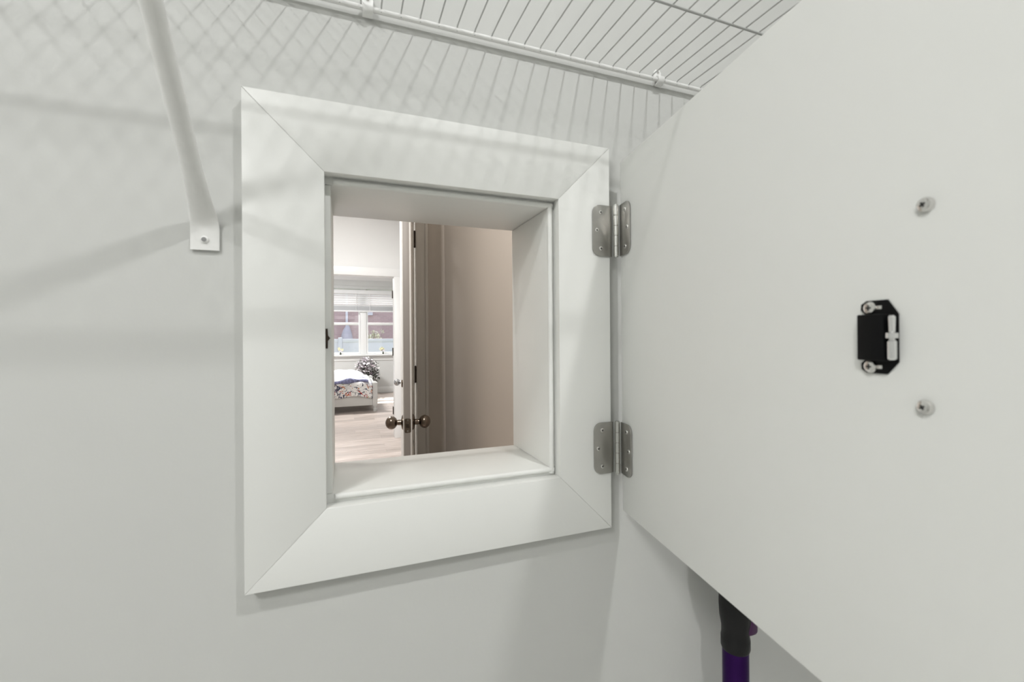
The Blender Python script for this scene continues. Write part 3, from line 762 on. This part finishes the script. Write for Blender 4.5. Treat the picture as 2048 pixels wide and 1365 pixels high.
for x0, x1 in ((-0.43, 0.352), (0.483, 1.27)):
    for nm, z0, z1, yo in (('lower_sash', 0.905, 1.635, 0.03), ('upper_sash', 1.575, 2.40, 0.075)):
        bm = bmesh.new(); s = 0.038; rb = 0.03
        box(bm, x0 + 0.005, x0 + s, WY + yo, WY + yo + 0.04, z0, z1, 0.003); box(bm, x1 - s, x1 - 0.005, WY + yo, WY + yo + 0.04, z0, z1, 0.003)
        box(bm, x0 + s, x1 - s, WY + yo, WY + yo + 0.04, z0, z0 + (0.045 if nm == 'lower_sash' else 0.05), 0.003); box(bm, x0 + s, x1 - s, WY + yo, WY + yo + 0.04, z1 - 0.055, z1, 0.003)
        sa = obj(nm, bm, M['white'], wn)
        bm = bmesh.new(); box(bm, x0 + s - 0.004, x1 - s + 0.004, WY + yo + 0.017, WY + yo + 0.022, z0 + 0.03, z1 - 0.03); obj('pane', bm, M['glass'], sa)

# blind
BY = WY - 0.045
bl = thing('window_blind', (0.42, BY, 2.37), 'white horizontal slat blind half raised over the bedroom window', 'blind')
bx0, bx1 = -0.47, 1.31
bm = bmesh.new(); box(bm, bx0, bx1, BY - 0.03, BY + 0.025, 2.285, 2.372, 0.004); obj('headrail', bm, M['slat'], bl)
bo_ = origin_of(bl)
bm = bmesh.new(); prism(bm, [(-0.024, -0.0065), (-0.012, -0.001), (0.0, 0.0005), (0.012, -0.001), (0.024, -0.0065), (0.024, -0.0045), (0.012, 0.001), (0.0, 0.0025), (-0.012, 0.001), (-0.024, -0.0045)], 'x', bx0 - 0.42, bx1 - 0.42)
slat_me = mesh(bm, 'slat', M['slat'])
for k in range(6): inst('slat', slat_me, bl, (0, 0, 2.262 - 0.0475 * k - bo_.z), (R(-53), 0, 0))
gs_me = slat_me.copy(); gs_me.materials.clear(); gs_me.materials.append(M['slat_shaded'])  # lower slats carry the stack's shade in their colour
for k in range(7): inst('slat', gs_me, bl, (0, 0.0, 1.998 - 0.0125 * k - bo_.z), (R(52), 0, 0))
bm = bmesh.new(); box(bm, bx0, bx1, BY - 0.026, BY + 0.026, 1.880, 1.908, 0.004); obj('bottom_rail', bm, M['slat'], bl)
for cx in (-0.25, 0.265, 0.56, 1.1):
    bm = bmesh.new(); tube(bm, [(cx, BY - 0.028, 1.90), (cx, BY - 0.028, 2.30)], 0.006, 6); obj('cord', bm, M['slat'], bl)

# ------------------------------------------------------------------ bed
BX0, BX1, BF, BB = -1.56, 0.534, 7.98, 9.42
bd = thing('bed', ((BX0 + BX1) / 2, (BF + BB) / 2, 0), 'pale grey painted wooden bed with square corner posts in the far bedroom', 'bed')
for yy in (BF + 0.02, BB - 0.055):
    bm = bmesh.new(); box(bm, BX0 + 0.08, BX1 - 0.08, yy, yy + 0.035, 0.112, 0.44, 0.004); obj('side_rail', bm, M['bed'], bd)
bm = bmesh.new(); box(bm, BX1 - 0.06, BX1 - 0.022, BF + 0.08, BB - 0.08, 0.112, 0.47, 0.004); obj('footboard', bm, M['bed'], bd)
bm = bmesh.new(); box(bm, BX0 + 0.02, BX0 + 0.06, BF + 0.08, BB - 0.08, 0.112, 1.0, 0.004); obj('headboard', bm, M['bed'], bd)
for (px_, py_, hgt) in ((BX0, BF, 1.03), (BX1 - 0.08, BF, 0.50), (BX0, BB - 0.08, 1.03), (BX1 - 0.08, BB - 0.08, 0.50)):
    bm = bmesh.new(); box(bm, px_, px_ + 0.08, py_, py_ + 0.08, 0.10, hgt, 0.005)
    cxx, cyy = px_ + 0.04, py_ + 0.04
    lathe(bm, [(0.030, 0.0), (0.034, 0.012), (0.034, 0.05), (0.022, 0.062), (0.030, 0.075), (0.030, 0.10)], (cxx, cyy, 0.0), (0, 0, 1), 16)
    vv = [bm.verts.new((cxx + sx * 0.044, cyy + sy * 0.044, hgt)) for sx, sy in ((-1, -1), (1, -1), (1, 1), (-1, 1))]; tip = bm.verts.new((cxx, cyy, hgt + 0.03))
    for i in range(4): bm.faces.new((vv[i], vv[(i + 1) % 4], tip))
    bm.faces.new(vv[::-1])
    obj('post', bm, M['bed'], bd)
bm = bmesh.new(); box(bm, BX0 + 0.09, BX1 - 0.09, BF + 0.06, BB - 0.07, 0.24, 0.54, 0.04)
tag(obj('mattress', bm, M['sheet']), 'white mattress lying under the floral comforter', 'mattress')

def comforter():
    nx, ns = 70, 60
    xa, xb = BX0 + 0.10, BX1 - 0.088
    prof = [(9.33, 0.560), (9.25, 0.610), (8.95, 0.660), (8.65, 0.682), (8.35, 0.672), (8.15, 0.635), (8.03, 0.58), (7.965, 0.50), (7.950, 0.42), (7.952, 0.34), (7.958, 0.275)]
    # resample by length
    L_ = [0.0]
    for a, b_ in zip(prof, prof[1:]): L_.append(L_[-1] + math.hypot(b_[0] - a[0], b_[1] - a[1]))
    def at(t):
        d = t * L_[-1]
        for k in range(len(prof) - 1):
            if d <= L_[k + 1] + 1e-9:
                u = (d - L_[k]) / (L_[k + 1] - L_[k]); return prof[k][0] + u * (prof[k + 1][0] - prof[k][0]), prof[k][1] + u * (prof[k + 1][1] - prof[k][1])
        return prof[-1]
    bm = bmesh.new(); uv = bm.loops.layers.uv.new('UVMap'); V = []
    for j in range(ns + 1):
        t = j / ns; yy, zz = at(t); rowv = []
        for i in range(nx + 1):
            u = i / nx; x_ = xa + u * (xb - xa)
            drop = max(0, (x_ - 0.05) / (xb - 0.05)) ** 2.2
            front = max(0.0, min(1.0, (8.2 - yy) / 0.25))
            wz = 0.013 * math.sin(7 * x_ + 3 * yy) + 0.010 * math.sin(15 * x_ - 9 * yy + 1) + 0.006 * math.sin(31 * x_ + 5)
            z_ = zz - (0.16 * drop) * (1 - front * 0.85) + wz * (1 - front * 0.7)
            y_ = yy + front * (0.010 * math.sin(16 * x_ + 1) + 0.006 * math.sin(37 * x_)) - 0.004 * front
            if j == ns: z_ += 0.012 * math.sin(11 * x_)
            rowv.append((bm.verts.new((x_, y_, z_)), (u * (xb - xa) * 1.0, t * L_[-1])))
        V.append(rowv)
    for j in range(ns):
        for i in range(nx):
            q = (V[j][i], V[j][i + 1], V[j + 1][i + 1], V[j + 1][i]); f = bm.faces.new([a[0] for a in q])
            for lp, a in zip(f.loops, q): lp[uv].uv = a[1]
    return bm
bm = comforter()
cq = obj('comforter', bm, M['quilt']); tag(cq, 'white floral comforter with navy, red and green print draped over the bed', 'comforter')
md = cq.modifiers.new('thickness', 'SOLIDIFY'); md.thickness = 0.02; md.offset = -1
# folded-back band showing the dark lilac underside
bm = bmesh.new(); nx = 60; rows = []
for j in range(13):
    a = R(-30 + 255 * j / 12); rowv = []
    for i in range(nx + 1):
        u = i / nx; x_ = BX0 + 0.12 + u * (BX1 - 0.27 - BX0)
        rr = 0.030 + 0.012 * math.sin(9 * x_ + 1) + 0.008 * math.sin(23 * x_)
        yc = 7.995 + 0.012 * math.sin(6 * x_); zc2 = 0.515 + 0.022 * math.sin(5 * x_ + 0.6) - 0.02 * max(0, (x_ - 0.2))
        rowv.append(bm.verts.new((x_, yc - rr * 1.1 * math.cos(a), zc2 + rr * 1.2 * math.sin(a))))
    rows.append(rowv)
for j in range(12):
    for i in range(nx): bm.faces.new((rows[j][i], rows[j][i + 1], rows[j + 1][i + 1], rows[j + 1][i]))
fd = obj('folded_edge', bm, M['navy'], cq); fd['label'] = 'navy and lilac folded edge'

# ------------------------------------------------------------------ plants
def leaf_cloud(bm, c, rad, n, size, flat_=0.5, seed=1):
    rnd = random.Random(seed)
    for _ in range(n):
        while True:
            p = Vector((rnd.uniform(-1, 1), rnd.uniform(-1, 1), rnd.uniform(-1, 1)))
            if 0.25 < p.length < 1: break
        p = Vector((p.x * rad[0], p.y * rad[1], p.z * rad[2])) + Vector(c)
        d = Vector((rnd.uniform(-1, 1), rnd.uniform(-1, 1), rnd.uniform(-0.6, 1))).normalized(); a, u, v = ring_frame(d)
        s = size * rnd.uniform(0.6, 1.3); w_ = s * flat_
        q = [p - a * s * 0.5, p + u * w_ * 0.5 + v * s * 0.08, p + a * s * 0.5, p - u * w_ * 0.5 + v * s * 0.08]
        bm.faces.new([bm.verts.new(k) for k in q])
PC = (0.485, 10.25, 0.585)
pt = thing('potted_plant', (PC[0], PC[1], 0), 'bushy potted plant with pale blossoms under the bedroom window', 'plant')
bm = bmesh.new(); lathe(bm, [(0.07, 0.0), (0.085, 0.02), (0.11, 0.22), (0.115, 0.24), (0.105, 0.24), (0.10, 0.21)], (PC[0], PC[1], 0), (0, 0, 1), 24); obj('pot', bm, M['pot'], pt)
bm = bmesh.new(); lathe(bm, [(0.10, 0.20), (0.09, 0.215)], (PC[0], PC[1], 0), (0, 0, 1), 20); obj('soil', bm, M['soil'], pt)
bm = bmesh.new()
for k in range(14):
    th = k * 2.4; tube(bm, [(PC[0], PC[1], 0.2), (PC[0] + 0.06 * math.cos(th), PC[1] + 0.06 * math.sin(th), 0.4), (PC[0] + 0.17 * math.cos(th), PC[1] + 0.15 * math.sin(th), 0.55 + 0.02 * (k % 7))], [0.006, 0.005, 0.003], 6)
obj('stem', bm, M['leafdark'], pt)
bm = bmesh.new(); leaf_cloud(bm, PC, (0.26, 0.20, 0.26), 900, 0.055, 0.5, 3); leaf_cloud(bm, (PC[0] + 0.12, PC[1], 0.42), (0.14, 0.14, 0.16), 250, 0.055, 0.45, 5)
tag(obj('foliage', bm, M['leafdark'], pt, sm=False), kind='stuff')
bm = bmesh.new(); leaf_cloud(bm, (PC[0] - 0.04, PC[1] - 0.06, PC[2] + 0.06), (0.23, 0.19, 0.22), 420, 0.05, 0.9, 4); leaf_cloud(bm, (PC[0] + 0.1, PC[1] - 0.06, 0.44), (0.15, 0.14, 0.16), 110, 0.04, 0.8, 8)
tag(obj('blossoms', bm, M['petal'], pt, sm=False), kind='stuff')
bm = bmesh.new(); leaf_cloud(bm, (PC[0] - 0.02, PC[1] - 0.05, PC[2] + 0.05), (0.24, 0.20, 0.23), 90, 0.045, 0.8, 14)
tag(obj('lilac_blossoms', bm, M['petalpink'], pt, sm=False), kind='stuff')

def sill_flower(x, label, seed, lean):
    rnd = random.Random(seed); yb_, zb_ = WY - 0.075, 0.9055
    t_ = thing('flower_vase', (x, yb_, zb_), label, 'flower vase', 'small vases on the bedroom sill')
    bm = bmesh.new(); lathe(bm, [(0.016, 0.0), (0.02, 0.012), (0.016, 0.035), (0.009, 0.045), (0.011, 0.052)], (x, yb_, zb_), (0, 0, 1), 16); obj('vase', bm, M['bronze_dark'] if lean > 0 else M['leafdark'], t_)
    tops = []
    bm = bmesh.new()
    for k in range(5):
        a = k * 1.256 + seed; tp = (x + lean * 0.05 + 0.036 * math.cos(a), yb_ + 0.02 * math.sin(a), zb_ + 0.085 + 0.055 * (k % 3) / 2); tops.append(tp)
        tube(bm, [(x, yb_, zb_ + 0.045), tp], 0.003, 5)
    obj('stem', bm, M['leafdark'], t_)
    for k, tp in enumerate(tops):
        bm = bmesh.new(); n_ = 6
        for j in range(n_):
            a = 2 * math.pi * j / n_; c_ = Vector(tp)
            d = Vector((math.cos(a), -0.3, math.sin(a))); s = Vector((-math.sin(a), 0, math.cos(a)))
            bm.faces.new([bm.verts.new(v) for v in (c_, c_ + d * 0.018 + s * 0.012, c_ + d * 0.034, c_ + d * 0.018 - s * 0.012)])
        obj('blossom', bm, M['cream'] if k % 3 else M['petal'], t_, sm=False)
sill_flower(-0.075, 'small vase of cream flowers on the sill below the left window', 1, 0)
sill_flower(0.845, 'small vase of cream flowers on the sill below the right window', 2, -0.4)

# ------------------------------------------------------------------ outside
flat('ground', M['lawn'], -20, 22, WY + 0.2, 40, -0.6, -0.4)
fn = thing('vinyl_fence', (0, 15.0, -0.4), 'white vinyl privacy fence in the garden outside the bedroom window', 'fence')
FT = 1.262
for k in range(-4, 6):
    px_ = -0.115 + 2.0 * k
    bm = bmesh.new(); box(bm, px_ - 0.06, px_ + 0.06, 14.90, 15.02, -0.4, FT + 0.045, 0.008); obj('post', bm, M['fence'], fn)
    bm = bmesh.new(); box(bm, px_ + 0.06, px_ + 1.94, 14.94, 14.985, -0.3, FT - 0.10, 0.002); obj('panel', bm, M['fence'], fn)
    bm = bmesh.new(); box(bm, px_ + 0.06, px_ + 1.94, 14.925, 15.0, FT - 0.11, FT, 0.004); obj('top_rail', bm, M['fence'], fn)
bh = thing('brick_house', (0, 19.0, -0.4), 'pinkish brick house beyond the white fence', 'house')
bm = bmesh.new(); box(bm, -8, 10, 19.0, 26, -0.4, 4.2); obj('wall', bm, M['brick'], bh, sm=False)
bm = bmesh.new(); prism(bm, [(18.5, 4.1), (26.5, 4.1), (22.5, 6.6)], 'x', -8.4, 10.4); obj('roof', bm, M['roof'], bh, sm=False)
bm = bmesh.new(); box(bm, 0.06, 0.15, 18.90, 19.0, -0.3, 4.1, 0.01); obj('downspout', bm, M['fence'], bh)
bm = bmesh.new(); prism(bm, [(19.0, H + 1.09), (19.0, H + 0.97), (18.86, H + 0.955), (18.84, H + 1.07)], 'x', 0.865, 1.10, 0.004); obj('vent_hood', bm, M['fence'], bh)
cn = bmesh.new(); lathe(cn, [(0.30, 0.0), (0.30, 0.9), (0.26, 1.35), (0.20, 1.72), (0.13, 1.98), (0.07, 2.12), (0.02, 2.18)], (0.10, 17.2, -0.4), (0, 0, 1), 14)
for v in cn.verts: v.co.x += 0.02 * math.sin(v.co.z * 9 + v.co.y * 20); v.co.y += 0.02 * math.cos(v.co.z * 7)
tag(obj('wrapped_shrub', cn, M['wrap']), 'pale lavender grey cone-shaped wrapped shrub behind the white fence', 'shrub')
sb = thing('flowering_shrub', (0.98, 16.2, -0.4), 'pale yellow flowering shrub poking up above the white fence', 'shrub')
bm = bmesh.new(); rnd = random.Random(11); tips = []
for k in range(16):
    tx = 0.98 + rnd.uniform(-0.27, 0.30); tz = H + rnd.uniform(0.05, 0.33); tips.append((tx, 16.2 + rnd.uniform(-0.15, 0.15), tz))
    tube(bm, [(0.98, 16.2, -0.4), (0.5 * (0.98 + tx), 16.2, 0.6), tips[-1]], [0.012, 0.009, 0.005], 6)
obj('stem', bm, M['shrubstem'], sb)
bm = bmesh.new()
for k, tp in enumerate(tips): leaf_cloud(bm, (tp[0], tp[1], tp[2] - 0.06), (0.07, 0.07, 0.10), 26, 0.075, 0.45, 40 + k)
leaf_cloud(bm, (0.98, 16.2, H - 0.05), (0.30, 0.2, 0.2), 160, 0.075, 0.5, 77)
tag(obj('foliage', bm, M['shrub'], sb, sm=False), kind='stuff')
